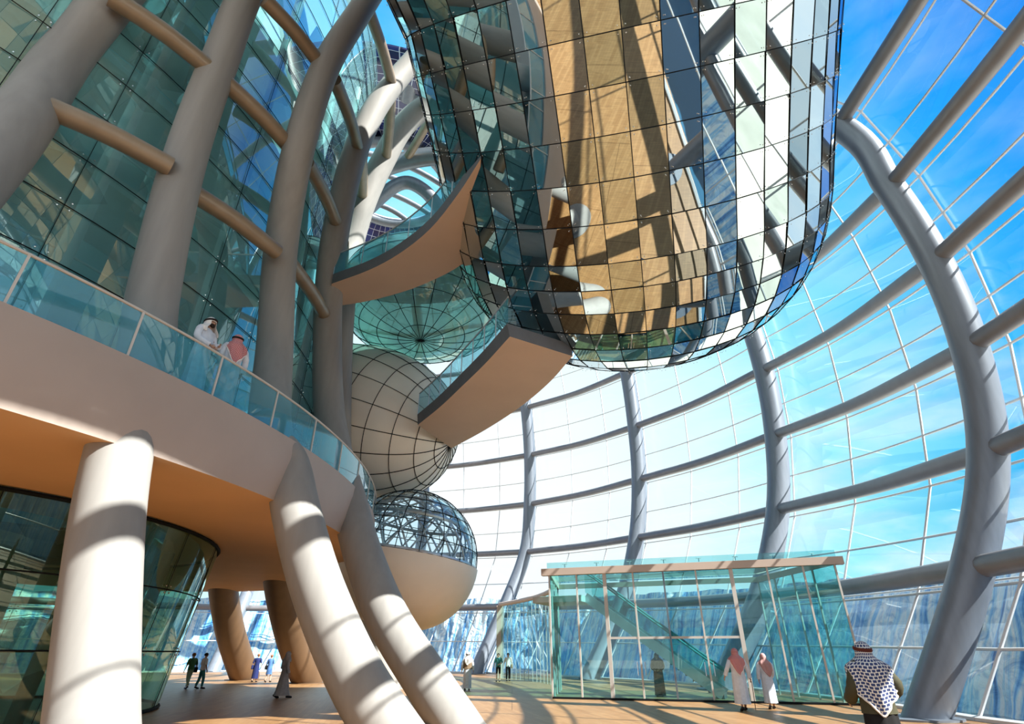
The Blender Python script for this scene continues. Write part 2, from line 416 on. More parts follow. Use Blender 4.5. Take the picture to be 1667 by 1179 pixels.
def outw(p, q, k1, k2):
    return (RIB[k1]['n']+RIB[k2]['n']).normalized()
wi = 0
GOFF = 1.15
for bi in range(len(ORDER)-1):
    k1, k2 = ORDER[bi], ORDER[bi+1]; r1, r2 = RIB[k1], RIB[k2]
    nn = (r1['n']+r2['n']).normalized()
    span = (r1['foot']-r2['foot']).length; bow = span*.045
    n1 = {'X': 'behind the viewer', 'Y': 'behind the viewer on the right'}
    for j in range(8):
        a, b = r1['nodes'][j], r2['nodes'][j]
        mid = (a+b)/2+nn*bow
        if j > 5: mid = (a+b)/2+Vector((0, 0, bow*.5))
        pth = spline([a, mid, b], 8)
        if k1 in names_r and k2 in names_r:
            lab = 'grey steel tube, %s, between the %s and %s ribs from the right' % (ordw[j], names_r[k1].split()[0], names_r[k2].split()[0])
        elif k1 == 'Z': lab = 'grey steel tube, %s, running right from the first rib out of the picture' % ordw[j]
        elif k2 == 'G': lab = 'far grey steel tube, %s, behind the tower' % ordw[j]
        else: lab = 'steel tube, %s, of the shell bay %s' % (ordw[j], n1[k1])
        o = MB().tube(pth, .33 if j < 6 else .3, 14).build('horizontal_tube', M['tube'])
        tag(o, lab, 'steel tube', 'horizontal tubes of the glass shell')
    # glazing bays
    def corner(r, j):
        if j < 0: return r['foot']+r['n']*(GOFF+.3)
        p = r['nodes'][j]; 
        t = (r['nodes'][min(j+1, 7)]-r['nodes'][max(j-1, 0)]).normalized()
        s_ = Vector((-t.y, t.x, 0))
        o_ = r['n']*t.z - Vector((0, 0, 1))*t.dot(r['n'])
        return p+o_.normalized()*GOFF
    for j in range(-1, 7):
        c00, c10, c01, c11 = corner(r1, j), corner(r2, j), corner(r1, j+1), corner(r2, j+1)
        if j < 0: c00 = c00.copy(); c10 = c10.copy(); c00.z = c10.z = 0.02
        def fn(u, v, c00=c00, c10=c10, c01=c01, c11=c11, nn=nn, bow=bow):
            p = (c00*(1-u)+c10*u)*(1-v)+(c01*(1-u)+c11*u)*v
            return p+nn*bow*4*u*(1-u)
        wi += 1
        g = MB().grid(fn, 6, 2).build('window_%d' % wi, M['shellglass'], fixn=False); tag(g, kind='structure')
        fr = MB()
        for u in (0.0, 1/3, 2/3):
            fr.tube([fn(u, v/4) for v in range(5)], .055, 5)
        for v in (0.0, .5):
            fr.tube([fn(u/8, v) for u in range(9)], .05, 5)
        if j == -1: fr.tube([fn(u/8, 0) for u in range(9)], .12, 5)
        if j == 0: fr.tube([fn(u/8, 0.04) for u in range(9)], .04, 5)
        f = fr.build('window_frame', M['mullion'], g)
# roof ring
rg = empty('roof_ring', ROOF, 0, 'round roof ring of dark blue solar panels around a skylight, high behind the tower columns', 'roof ring'); L = Local(rg)
L.add(MB().grid(lambda u, v: ROOF+Vector((math.cos(2*PI*u)*(RI+(RO+6-RI)*v), math.sin(2*PI*u)*(RI+(RO+6-RI)*v), 1.0-1.2*v-2.5*v*v)), 64, 4, cu=True, uv=lambda u, v: (u*64, v*9)), 'solar_panels', M['solar'], solid=.25, fixn=False)
L.add(MB().tube([ROOF+Vector((math.cos(a)*RI, math.sin(a)*RI, .3)) for a in [2*PI*i/64 for i in range(64)]], .5, 12, closed=True), 'inner_ring', M['rib'])
L.add(MB().tube([ROOF+Vector((math.cos(a)*(RO+.6), math.sin(a)*(RO+.6), -.3)) for a in [2*PI*i/64 for i in range(64)]], .45, 12, closed=True), 'outer_ring', M['rib'])
for i in range(5):
    y = -RI+RI*2*(i+.5)/5; h = math.sqrt(max(.1, RI*RI-y*y))
    a = .5
    c, s_ = math.cos(a), math.sin(a)
    pa = [ROOF+Vector((c*x-s_*y, s_*x+c*y, .5+1.0*(1-(x/h)**2))) for x in [h*(-1+k/5) for k in range(11)]]
    L.add(MB().tube(pa, .3, 10), 'skylight_beam', M['rib'])
sg = MB().grid(lambda u, v: ROOF+Vector((math.cos(2*PI*u)*RI*v, math.sin(2*PI*u)*RI*v, 2.2-1.5*v*v)), 48, 6, cu=True)
o = L.add(sg, 'skylight_glass', M['shellglass'], fixn=False)

# floor, outside water and waterfall
fp = spline([RIB[k]['foot']+RIB[k]['n']*(GOFF+.5) for k in ORDER], 8)
fpoly = [Vector((p.x, p.y, 0)) for p in fp]+[Vector((-70, 45, 0)), Vector((-70, -14, 0))]
fl = MB().poly(fpoly).poly([p+Vector((0, 0, -.4)) for p in fpoly])
for i in range(len(fpoly)):
    a, b = fpoly[i], fpoly[(i+1) % len(fpoly)]; fl.poly([a, b, b+Vector((0, 0, -.4)), a+Vector((0, 0, -.4))])
tag(fl.build('floor', M['wood'], smooth=False), kind='structure')
gp = MB().poly([(-300, -200, -.9), (300, -200, -.9), (300, 300, -.9), (-300, 300, -.9)]).build('ground_outside', paint('pale_ground', (.62, .56, .46), .9, var=.08, scale=.3), smooth=False); tag(gp, kind='structure')
nz_ = noise
def wf(off, k0=0, k1=len(ORDER)-1):
    return spline([RIB[k]['foot']+RIB[k]['n']*off for k in ORDER[k0:k1+1]], 10)
w0, w1 = wf(GOFF+.6), wf(9.0)
m = MB(); 
m.grid(lambda u, v: (w0[round(u*(len(w0)-1))]*(1-v)+w1[round(u*(len(w0)-1))]*v)+Vector((0, 0, -.25)), len(w0)-1, 3)
tag(m.build('reflecting_pool', M['water'], fixn=False), 'narrow pool of water along the outside foot of the glass shell', 'water pool')
hs = spline([Vector((RIB[k]['nodes'][0].z, 0, 0)) for k in ORDER], 10)
w2 = spline([RIB[k]['foot']+RIB[k]['n']*5.4 for k in ORDER], 10)
w3 = spline([RIB[k]['foot']+RIB[k]['n']*8.2 for k in ORDER], 10)
nW = (len(w2)-1)
def wfn(u, v):
    f = u*nW; i = min(int(f), nW-1); t = f-i
    p = (w2[i]*(1-t)+w2[i+1]*t)*(1-v)+(w3[i]*(1-t)+w3[i+1]*t)*v; h = hs[i].x*(1-t)+hs[i+1].x*t
    c = Vector((p.x+11, p.y-30, 0)).normalized()
    z = -.5+(h*1.12+.9)*v
    d = nz_.fractal(Vector((p.x*.35, p.y*.35, z*.12)), 1, 2, 4)*.9+nz_.noise(Vector((p.x*1.3, p.y*1.3, z*.5)))*.25
    return p+c*d*.6+Vector((0, 0, z+.25*v*nz_.noise(Vector((p.x*.4, p.y*.4, 3)))))
tag(MB().grid(wfn, 900, 26, uv=lambda u, v: (u*230, v*8)).build('waterfall_wall', M['waterfall'], fixn=False), 'long blue rock wall with white falling water outside the glass, all round the hall', 'waterfall', kind='stuff')

# ================================================================== TOWER, BALCONY AND COLUMNS
TC = Vector((-20, 20, 0))
def el(th, a, b, z): return Vector((TC.x+a*math.cos(th), TC.y+b*math.sin(th), z))
BA, BB = 14.3, 19.6
BZ, FZ = 7.0, 5.35
# outline of balcony
bal = empty('balcony', (-7, 14, BZ), 0, 'curved beige balcony with a blue glass railing wrapping the left tower', 'balcony'); L = Local(bal)
nn_ = 160
m = MB()
prof = [(BA-4.0, BB-4.0, BZ), (BA-.25, BB-.25, BZ), (BA-.25, BB-.25, BZ+.06), (BA, BB, BZ+.06), (BA+.02, BB+.02, BZ-.3), (BA-.06, BB-.06, FZ+.5), (BA-.18, BB-.18, FZ)]
m.grid(lambda u, v: el(2*PI*u, prof[round(v*6)][0], prof[round(v*6)][1], prof[round(v*6)][2]), nn_, 6, cu=True)
L.add(m, 'fascia', M['fascia'], fixn=False)
m = MB().grid(lambda u, v: el(2*PI*u, (BA-.18)*(1-v)+6*v, (BB-.18)*(1-v)+8*v, FZ+.0+.10*v), nn_, 4, cu=True)
L.add(m, 'soffit', M['soffit'], fixn=False)
m = MB().grid(lambda u, v: el(2*PI*u, (BA-.25)*(1-v)+5*v, (BB-.25)*(1-v)+7*v, BZ+.01), nn_, 3, cu=True)
L.add(m, 'deck', M['fascia'], fixn=False)
th0, th1 = -2.3, 2.2
ths = []; th = th0
while th < th1:
    ths.append(th); th += 2.1/math.hypot(BA*math.sin(th), BB*math.cos(th))
L.add(MB().tube([el(th0+(th1-th0)*i/160, BA-.08, BB-.08, BZ+1.15) for i in range(161)], .032, 8), 'handrail', M['white'])
for i, t_ in enumerate(ths):
    a = el(t_, BA-.08, BB-.08, BZ+.05); b = el(t_, BA-.08, BB-.08, BZ+1.13)
    L.add(MB().bar(a, b, .045, .06, up=(math.cos(t_), math.sin(t_), 0)), 'railing_post', M['white'])
    if i+1 < len(ths):
        t2 = ths[i+1]
        L.add(MB().grid(lambda u, v: el(t_+(t2-t_)*(.01+.98*u), BA-.08, BB-.08, BZ+.08+1.03*v), 5, 1), 'glass_panel', M['railglass'], fixn=False)

# columns: control points = (px, py, depth) or world points
def V3(q): return q if isinstance(q, Vector) else P(*q)
def column(pts, r, label, mat='column', group='curved columns carrying the balcony and tower', cap=True):
    pts = [V3(q) for q in pts]; path = spline(pts, 8)
    rr = [r[0]+(r[1]-r[0])*i/(len(path)-1) for i in range(len(path))] if isinstance(r, tuple) else r
    e = empty('curved_column', path[0], 0, label, 'column', group); L = Local(e)
    L.add(MB().tube(path, rr, 28), 'shaft', M[mat])
    if abs(path[0].z) < .4:
        f = Vector((path[0].x, path[0].y, 0)); L.add(MB().tube([f, f+Vector((0, 0, .04))], (rr[0] if isinstance(rr, list) else rr)*1.5, 28), 'base_plate', M[mat])
    return e
def lvl(x, y, z): return onz(x, y, z)
# L0 (left edge)
column([Vector((-9.0, 6.6, 0)), Vector((-9.6, 6.9, 4)), Vector((-10.3, 7.4, 8)), lvl(22, 215, 12.0), lvl(120, 75, 16.5), Vector((-10.9, 9.0, 22)), Vector((-10, 10, 28))], .60, 'brown grey column crossing the top left corner of the picture, nearest of the tower columns')
column([Vector((-5.9, 9.6, 0)), P(150, 1179, 8.6), P(166, 950, 9.9), P(183, 800, 10.8), P(210, 670, 11.7), Vector((-8.3, 10.9, 7.6)), lvl(252, 470, 9.6), lvl(300, 265, 14.0), lvl(358, 100, 18.6), lvl(425, -50, 24), Vector((-8.2, 12, 30))], (.66, .50), 'big pale column with dark shadow bands in the left foreground, leaning right through the balcony edge')
column([P(700, 1290, 11.8), P(650, 1215, 12.6), P(578, 1100, 13.4), P(518, 960, 14.2), P(484, 840, 15.0), P(468, 760, 15.8), Vector((-7.0, 14.9, 7.4)), P(448, 560, 18.2), P(458, 400, 19.3), lvl(487, 240, 17.8), lvl(530, 110, 22), lvl(585, 20, 26), lvl(650, -80, 32)], (.72, .48), 'curved pale column, second from the left foreground, passing up through the balcony to the tower top')
column([P(790, 1260, 14.0), P(748, 1190, 14.9), P(696, 1110, 15.9), P(631, 1005, 17.0), P(590, 900, 18.6), P(569, 820, 20.0), P(545, 730, 21.4), P(534, 640, 23), P(534, 500, 24.4), P(543, 400, 25), P(563, 300, 26), P(585, 230, 27), P(612, 175, 28), P(650, 125, 29.5), P(700, 70, 31), P(760, 10, 33)], (.67, .56), 'curved pale column, rightmost of the three foreground ones, bending right again high above the balcony')
# columns farther round
column([P(640, 1118, 30.5), P(600, 1050, 30.5), P(570, 960, 30), P(552, 880, 27.5), P(546, 760, 26.5), P(546, 640, 26.6), P(552, 520, 28), P(566, 420, 32), P(590, 335, 33), P(622, 265, 34), P(661, 200, 35), P(719, 160, 36), P(790, 140, 37)], (.8, .7), 'dark curved column behind the rightmost foreground column, with a lit patch near its foot', 'column')
column([P(400, 1106, 40), P(378, 1040, 38.5), P(366, 980, 37), P(362, 925, 35), P(364, 860, 33)], (.95, .85), 'shade-tinted curved column under the balcony, left of the pair in front of the waterfall', 'shade_tinted_column')
column([P(503, 1112, 36), P(478, 1050, 35), P(460, 980, 33.5), P(452, 920, 31.5), P(450, 850, 29)], (.95, .82), 'shade-tinted dark curved column under the balcony, right of the pair in front of the waterfall', 'shade_tinted_column')
column([P(498, 700, 33), P(498, 560, 35), P(508, 440, 37), P(530, 350, 39), P(590, 290, 41), P(660, 262, 42), P(740, 250, 42)], .7, 'dark thin column seen in the gap behind the tower, arching right under the roof ring', 'steel')
column([P(505, 640, 38), P(512, 500, 40), P(548, 400, 42), P(610, 330, 44), P(655, 298, 45), P(690, 310, 45), P(720, 345, 45)], .55, 'grey arched tube under the skylight, lowest of the roof arches', 'rib')
# tan tubes tying the tower columns
def ttube(pp, z, lab, r=.27):
    a, b = V3(pp[0]), V3(pp[1]); m_ = (a+b)/2+Vector((.08, -.08, 0))
    o = MB().tube(spline([a, m_, b], 6), r, 18).build('tie_tube', M['tubetan']); tag(o, lab, 'steel tube', 'tan tubes between the tower columns')
T = lambda x, y, z: onz(x, y, z)
ttube([T(50, 163, 13.2), T(278, 272, 13.2)], 0, 'tan tube between the first and second tower columns from the left, lower one')
ttube([T(180, -5, 17.8), T(348, 118, 17.8)], 0, 'tan tube between the first and second tower columns from the left, upper one')
ttube([T(300, 305, 13.4), T(450, 410, 13.6)], 0, 'tan tube between the second and third tower columns, lowest of three')
ttube([T(368, 135, 17.8), T(482, 252, 17.8)], 0, 'tan tube between the second and third tower columns, middle of three')
ttube([T(432, 0, 22), T(528, 115, 22)], 0, 'tan tube between the second and third tower columns, highest of three')
ttube([P(470, 425, 19.6), P(530, 515, 24)], 0, 'short tan tube right of the third tower column, lowest of its row')
ttube([P(500, 265, 20.8), P(548, 365, 25)], 0, 'short tan tube right of the third tower column, second of its row')
ttube([P(545, 130, 22.3), P(583, 242, 26.5)], 0, 'short tan tube right of the third tower column, third of its row')
ttube([P(596, 5, 24.5), P(640, 145, 29)], 0, 'short tan tube right of the third tower column, highest of its row')
ttube([P(585, 220, 27), P(590, 325, 33)], 0, 'short tan tube hanging between the fourth and fifth tower columns, lower', .3)
ttube([P(636, 140, 29), P(628, 262, 34)], 0, 'short tan tube hanging between the fourth and fifth tower columns, middle', .3)
ttube([P(694, 80, 31), P(690, 185, 35.5)], 0, 'short tan tube hanging between the fourth and fifth tower columns, upper', .3)
ttube([P(558, 395, 25.5), P(556, 440, 31.5)], 0, 'small tan tube stub beside the white pod, lowest between fourth and fifth tower columns', .28)
ttube([P(719, 160, 36), P(660, 262, 42)], 0, 'brown tube under the roof ring near the mirrored pod', .3)

# tower glass wall and what stands inside
GA, GB = 10.9, 16.3
def ta(z): return GA+.02*max(0, z-10), GB+.02*max(0, z-10)
tw = empty('tower_glass_wall', (TC.x, TC.y, BZ), 0, 'tall curved teal glass wall of the tower behind the columns', 'glass wall'); L = Local(tw)
L.add(MB().grid(lambda u, v: el(-2.4+4.4*u, GA, GB, BZ+31*v), 44, 12), 'glass_skin', M['towerglass'], fixn=False)
jm = MB(); sm = MB()
zs = [BZ+1.55*i for i in range(1, 20)]
for z in zs: jm.tube([el(-2.4+4.4*u/90, GA+.03, GB+.03, z) for u in range(91)], .018, 4)
angs = [-2.4+4.4*i/30 for i in range(31)]
for a in angs[::1]: jm.tube([el(a, GA+.03, GB+.03, BZ), el(a, GA+.03, GB+.03, BZ+31)], .012, 4)
for a in angs:
    for z in zs:
        c = el(a, GA+.05, GB+.05, z); t_ = Vector((-math.sin(a), math.cos(a), 0))
        for dx in (-.13, .13):
            for dz in (-.11, .11): sm.sphere(c+t_*dx+Vector((0, 0, dz)), .024, 6, 4)
L.add(jm, 'glass_joints', M['black']); o = L.add(sm, 'glass_fitting', M['chrome']); o['kind'] = 'stuff'
core = MB()
core.grid(lambda u, v: el(2*PI*u, 5, 8, BZ+31*v), 40, 10, cu=True)
L.add(core, 'inner_core', paint('tower_core', (.50, .66, .68), .6, var=.12, scale=.25))
for i, z in enumerate((11.2, 15.6, 20.0, 24.4, 28.8)):
    L.add(MB().grid(lambda u, v: el(2*PI*u, [5, 8.3, 8.3, 5][round(v*3)], [8, 12.8, 12.8, 8][round(v*3)], z+[0, 0, -.45, -.45][round(v*3)]), 60, 3, cu=True), 'floor_slab', M['white'], fixn=False)
    L.add(MB().tube([el(2*PI*k/60, 8.2, 12.7, z+1.0) for k in range(60)], .04, 6, closed=True), 'inner_handrail', M['white'])
for a in (-1.75, -1.35, -.95, -.6, -.28, .05, .4):
    L.add(MB().tube([el(a, 9.6, 14.8, BZ), el(a, 9.6, 14.8, BZ+31)], .22, 14), 'inner_post', M['white'])
# ground floor glass drum
DC = Vector((-20.2, 19, 0))
def dr(a, r, z): return Vector((DC.x+r*math.cos(a), DC.y+r*math.sin(a), z))
dm = empty('glass_drum', (DC.x, DC.y, 0), 0, 'green glass drum standing under the balcony at the left edge', 'glass room'); L = Local(dm)
rad = lambda v: 8.55+.75*v
L.add(MB().grid(lambda u, v: dr(2*PI*u, rad(v), .02+(FZ+.05-.02)*v), 64, 8, cu=True), 'glass_skin', M['drumglass'], fixn=False)
jm = MB(); sm = MB()
for v in (.33, .66): jm.tube([dr(2*PI*k/64, rad(v)+.02, FZ*v) for k in range(64)], .02, 4, closed=True)
jm.tube([dr(2*PI*k/64, rad(1)+.02, FZ-.02) for k in range(64)], .06, 5, closed=True)
jm.tube([dr(2*PI*k/64, rad(0)+.02, .06) for k in range(64)], .06, 5, closed=True)
for k in range(20):
    a = 2*PI*k/20; jm.tube([dr(a, rad(0)+.02, 0), dr(a, rad(1)+.02, FZ)], .012, 4)
    for v in (.33, .66):
        for dx in (-.014, .014):
            for dz in (-.1, .1): sm.sphere(dr(a+dx, rad(v)+.05, FZ*v+dz), .03, 6, 4)
L.add(jm, 'glass_joints', M['black']); o = L.add(sm, 'glass_fitting', M['chrome']); o['kind'] = 'stuff'
L.add(MB().grid(lambda u, v: dr(2*PI*u, 3.2, FZ*v), 30, 1, cu=True), 'inner_core', M['white'])
for k in range(8):
    a = -1.9+k*.42
    L.add(MB().tube([dr(a, 7.0, 0), dr(a, 7.6, FZ)], .22, 12), 'inner_post', M['column'])

# ================================================================== MIRRORED POD
C0 = P(1020, 326, 24.0); AX = Vector((-.19, -.82, .54)).normalized()
RM = 7.85; HB = 7.0
ex = AX.cross(Vector((0, 0, 1))).normalized(); ey = AX.cross(ex).normalized()
NC = 48
srow = []
# arc-length stations from tip to the top
def rprof(s):
    if s >= 0: return RM*(1-.006*s*max(0, 1-s/12)+.04*max(0, s-8)) if s < 20 else RM*1.48*math.sqrt(max(0, 1-((s-20)/6)**2))  # upper end, out of view, flared wide to throw shade on the balcony fascia
    return RM*max(0, 1-abs(s/HB)**2.5)**(1/2.1)
st = [-HB*math.cos(k/8*PI/2) for k in range(9)]
st = [-HB*.9995]+[-HB*math.cos((k/11)**.92*PI/2) for k in range(1, 12)]
s_ = 1.27
while s_ < 20: st.append(s_); s_ += 1.27
st += [22, 23.8, 25, 25.8, 26]
def mp_(i, a, dr_=0):
    s = st[i]; r = rprof(s)+dr_
    return C0+AX*s+(ex*math.cos(a)+ey*math.sin(a))*r
pod = empty('mirrored_pod', C0, 0, 'huge hanging pod clad in square mirror glass panels, reflecting floor and sky', 'mirrored pod'); L = Local(pod)
pm = MB(); rnd = random.Random(3)
for i in range(len(st)-1):
    for k in range(NC):
        a0, a1 = 2*PI*k/NC, 2*PI*(k+1)/NC
        q = [mp_(i, a0), mp_(i, a1), mp_(i+1, a1), mp_(i+1, a0)]
        c = sum(q, Vector())/4; n = (q[2]-q[0]).cross(q[3]-q[1])
        if n.length < 1e-5: continue
        n.normalize()
        if n.dot(c-(C0+AX*(c-C0).dot(AX))) < 0 and st[i] > 0: n = -n
        e1 = (q[1]-q[0]); e1 = e1.normalized() if e1.length > 1e-4 else ex
        e2 = n.cross(e1)
        tx, ty = rnd.gauss(0, .010), rnd.gauss(0, .010)
        qq = []
        for p in q:
            d = p-c; x, y = d.dot(e1)*.995, d.dot(e2)*.995
            qq.append(c+e1*x+e2*y+n*(tx*x+ty*y))
        pm.poly(qq)
o = L.add(pm, 'mirror_panels', M['mirror'], smooth=False, fixn=False)
gm = MB(); bm_ = MB()
for i in range(1, len(st)-1): gm.tube([mp_(i, 2*PI*k/NC, .012) for k in range(NC)], .014, 4, closed=True)
for k in range(NC): gm.tube([mp_(i, 2*PI*k/NC, .012) for i in range(len(st))], .014, 4)
for i in range(3, len(st)-4):
    for k in range(NC):
        for da in (-.014, .014): 
            p = mp_(i, 2*PI*k/NC+da, .05)
            for ds in (-.1, .1): bm_.sphere(p+AX*ds, .017, 5, 3)
L.add(gm, 'seam_lines', M['black']); o = L.add(bm_, 'bolt', M['chrome']); o['kind'] = 'stuff'

# ================================================================== BRIDGES
def bridge(near, far, z, thick, lab, railh=1.15, n=24):
    near = spline(near, n//(len(near)-1)); far = spline(far, n//(len(far)-1)); k = min(len(near), len(far))
    near = near[:k]; far = far[:k]
    e = empty('footbridge', near[k//2], 0, lab, 'bridge'); L = Local(e)
    up = Vector((0, 0, thick))
    m = MB().grid(lambda u, v: near[round(u*(k-1))]*(1-v)+far[round(u*(k-1))]*v, k-1, 1)
    m.grid(lambda u, v: far[round(u*(k-1))]+up*v, k-1, 1)
    L.add(m, 'underside', M['beige'], fixn=False)
    ou = [(near[i]-far[i]).normalized()*.12 for i in range(k)]
    m = MB().grid(lambda u, v: near[round(u*(k-1))]+ou[round(u*(k-1))]*v+up*v, k-1, 1)
    m.grid(lambda u, v: (near[round(u*(k-1))]+ou[round(u*(k-1))])*(1-v)+far[round(u*(k-1))]*v+up, k-1, 1)
    m.poly([near[0], far[0], far[0]+up, near[0]+ou[0]+up]); m.poly([near[-1], far[-1], far[-1]+up, near[-1]+ou[-1]+up])
    L.add(m, 'side_beam', M['bridge_side'], fixn=False)
    for side in (0, 1):
        base = [(near[i]+ou[i]*.6 if side == 0 else far[i])+up for i in range(k)]
        L.add(MB().tube([b+Vector((0, 0, railh)) for b in base], .035, 6), 'handrail', M['lsteel'])
        st_ = 3
        for i in range(0, k-st_, st_):
            L.add(MB().grid(lambda u, v: base[i+round(u*st_)]+Vector((0, 0, .03+(railh-.05)*v)), st_, 1), 'glass_panel', M['railglass'], fixn=False)
            L.add(MB().tube([base[i], base[i]+Vector((0, 0, railh))], .022, 6), 'railing_post', M['lsteel'])
Z1 = 16.0
bridge([onz(x, y, Z1) for x, y in ((540, 462), (600, 440), (650, 413), (700, 373), (745, 317), (783, 258))],
       [onz(x, y, Z1) for x, y in ((540, 500), (600, 490), (660, 474), (705, 456), (742, 437), (775, 412))], Z1, .45, 'curved beige footbridge from the tower to the mirrored pod, upper of the two bridges', n=20)
Z2 = 11.5
bridge([onz(x, y, Z2) for x, y in ((680, 692), (716, 663), (752, 629), (790, 592), (830, 548))],
       [onz(x, y, Z2) for x, y in ((735, 730), (790, 700), (845, 664), (893, 624), (932, 580))], Z2, .5, 'short beige footbridge under the mirrored pod reaching the cream pod, lower of the two bridges', n=24)

# ================================================================== OTHER PODS
def ellipsoid_pod(name, lab, cat, C, R, ax, nu, nv, matn, seam=.02, tip=1.0, solid=False):
    e = empty(name, C, 0, lab, cat); L = Local(e)
    def fn(u, v, g=0):
        a = 2*PI*u; b = PI*v
        q = Vector((math.cos(b)*(ax[0]+g), math.sin(b)**tip*math.cos(a)*(ax[1]+g), math.sin(b)**tip*math.sin(a)*(ax[2]+g)))
        return C+R @ q
    L.add(MB().grid(fn, nu*3, nv*3, cu=True), 'shell_panels', M[matn], fixn=False)
    m = MB()
    for i in range(nu): m.tube([fn(i/nu, .001+.998*j/48, .015) for j in range(49)], seam, 4)
    for j in range(1, nv): m.tube([fn(i/72, j/nv, .015) for i in range(72)], seam, 4, closed=True)
    L.add(m, 'seam_lines', M['black'])
    return e, L
# cream pod: long axis roughly across the picture, tip to the right and slightly down
CP = P(588, 686, 32.0)
ax1 = (P(733, 722, 30.0)-CP).normalized()
up1 = Vector((0, 0, 1)); y1 = up1.cross(ax1).normalized(); z1 = ax1.cross(y1)
R1 = Matrix((ax1, y1, z1)).transposed()
ellipsoid_pod('cream_pod', 'cream egg shaped pod with dark panel seams, hanging left of the lower footbridge', 'hanging pod', CP, R1, ((P(733, 722, 30.0)-CP).length, 4.5, 4.5), 20, 12, 'pod', .022, .85)
# teal glass pod: axis vertical, seen from below
CT = P(690, 492, 33.0)
axt = Vector((.03, -.12, -1)).normalized(); yt = axt.cross(Vector((1, 0, 0))).normalized(); zt = axt.cross(yt)
RT = Matrix((axt, yt, zt)).transposed()
ellipsoid_pod('glass_pod', 'pale teal glass pod with wheel shaped seams, hanging under the upper footbridge', 'hanging pod', CT, RT, (2.9, 5.0, 5.0), 20, 12, 'podglass', .02)
# wire dome pod
CW = P(664, 911, 27.0); RW = 3.4
wp = empty('wire_dome_pod', CW, 0, 'round pod with a steel lattice glass dome over a smooth cream bowl', 'hanging pod'); L = Local(wp)
tl = Matrix.Rotation(.14, 3, 'Y')
def sph(a, el_, r=RW, g=0): return CW+tl @ Vector((math.cos(a)*math.cos(el_)*(r+g), math.sin(a)*math.cos(el_)*(r+g), math.sin(el_)*(r+g)*.98))
rimz = -.02
L.add(MB().grid(lambda u, v: sph(2*PI*u, PI/2*.999*v), 40, 12, cu=True), 'dome_glass', M['domeglass'], fixn=False)
m = MB(); m2 = MB(); 
for i in range(20): m.tube([sph(2*PI*i/20, PI/2*j/14, RW, .02) for j in range(15)], .02, 4)
for j in range(0, 7): m.tube([sph(2*PI*i/40, PI/2*j/7.4, RW, .02) for i in range(40)], .02, 4, closed=True)
L.add(m, 'glazing_bars', M['black'])
for i in range(9):        # leaning hoops that criss-cross
    a = PI*i/9
    for lean in (.5, -.5):
        ax_ = Matrix.Rotation(a, 3, 'Z') @ Matrix.Rotation(lean, 3, 'X')
        pts = [ax_ @ Vector((math.cos(t), 0, math.sin(t)))*(RW-.28) for t in [PI*k/28 for k in range(29)]]
        pts = [CW+tl @ p for p in pts if p.z > -.05]
        if len(pts) > 3: m2.tube(pts, .05, 6)
m2.tube([sph(2*PI*i/48, 0, RW-.1) for i in range(48)], .14, 8, closed=True)
m2.tube([sph(2*PI*i/48, .62, RW-.22) for i in range(48)], .09, 6, closed=True)
L.add(m2, 'steel_lattice', M['lsteel'])
def bowl(u, v):
    b = PI/2*v; r = RW*1.03*math.cos(b)**.9 if v < 1 else 0
    return CW+tl @ Vector((math.cos(2*PI*u)*r, math.sin(2*PI*u)*r, -.02-RW*.93*math.sin(b)))
L.add(MB().grid(bowl, 36, 12, cu=True), 'bowl', M['pod'], fixn=False)

# ================================================================== GLASS PAVILION
KH = 4.95
KA, KB_ = Vector((1.75, 27.4, 0)), Vector((13.25, 23.75, 0))
KC, KD = Vector((12.6, 30.0, 0)), Vector((2.6, 33.5, 0))
kp = empty('glass_pavilion', (KA+KB_)/2, 0, 'teal glass pavilion with white mullions and a flat beige roof edge', 'glass pavilion'); L = Local(kp)
up = Vector((0, 0, 1))
def pane(a, b, z0, z1, nm='glass_pane', mat='kioskglass', par=None):
    return L.add(MB().grid(lambda u, v: a*(1-u)+b*u+up*(z0+(z1-z0)*v), 1, 1), nm, M[mat], parent=par, fixn=False)
nb = 9
fracs = [0, .107, .214, .32, .43, .545, .665, .785, .9, 1]
Q = [KA*(1-f)+KB_*f for f in fracs]
for i in range(nb):
    if i in (2, 3, 4, 5):
        pane(Q[i], Q[i+1], 2.3, KH)
        d = pane(Q[i], Q[i+1], .06, 2.3, 'door')
        hp = Q[i]*(.12 if i % 2 == 0 else .88)+Q[i+1]*(.88 if i % 2 == 0 else .12)
        L.add(MB().tube([hp+Vector((-.02, -.08, .9)), hp+Vector((-.02, -.08, 1.4))], .02, 6), 'handle', M['chrome'], parent=d)
    else: pane(Q[i], Q[i+1], .06, KH)
fd = (KB_-KA).normalized()
for i, q in enumerate(Q):
    w = .16 if i in (2, 6) else .07
    L.add(MB().bar(q+up*0, q+up*KH, w, .1, up=(fd.y, -fd.x, 0)), 'mullion', M['white'] if i != 4 else M['steel'])
L.add(MB().bar(Q[2]+up*2.3, Q[6]+up*2.3, .08, .09), 'door_head', M['white'])
L.add(MB().bar(KA+up*.03, KB_+up*.03, .12, .09), 'base_rail', M['black'])
ov = fd*.35
L.add(MB().bar(KA-ov+up*(KH+.13), KB_+ov+up*(KH+.13), .34, .30), 'roof_edge', M['beige'])
L.add(MB().bar(KA+up*(KH+.1), KD+up*(KH+.1), .15, .24), 'roof_edge', M['beige'])
L.add(MB().bar(KB_+up*(KH+.1), KC+up*(KH+.1), .15, .24), 'roof_edge', M['beige'])
L.add(MB().bar(KD+up*(KH+.1), KC+up*(KH+.1), .15, .24), 'roof_edge', M['beige'])
L.add(MB().poly([KA+up*(KH+.3), KB_+up*(KH+.3), KC+up*(KH+.3), KD+up*(KH+.3)]), 'glass_roof', M['kioskglass'], smooth=False, fixn=False)
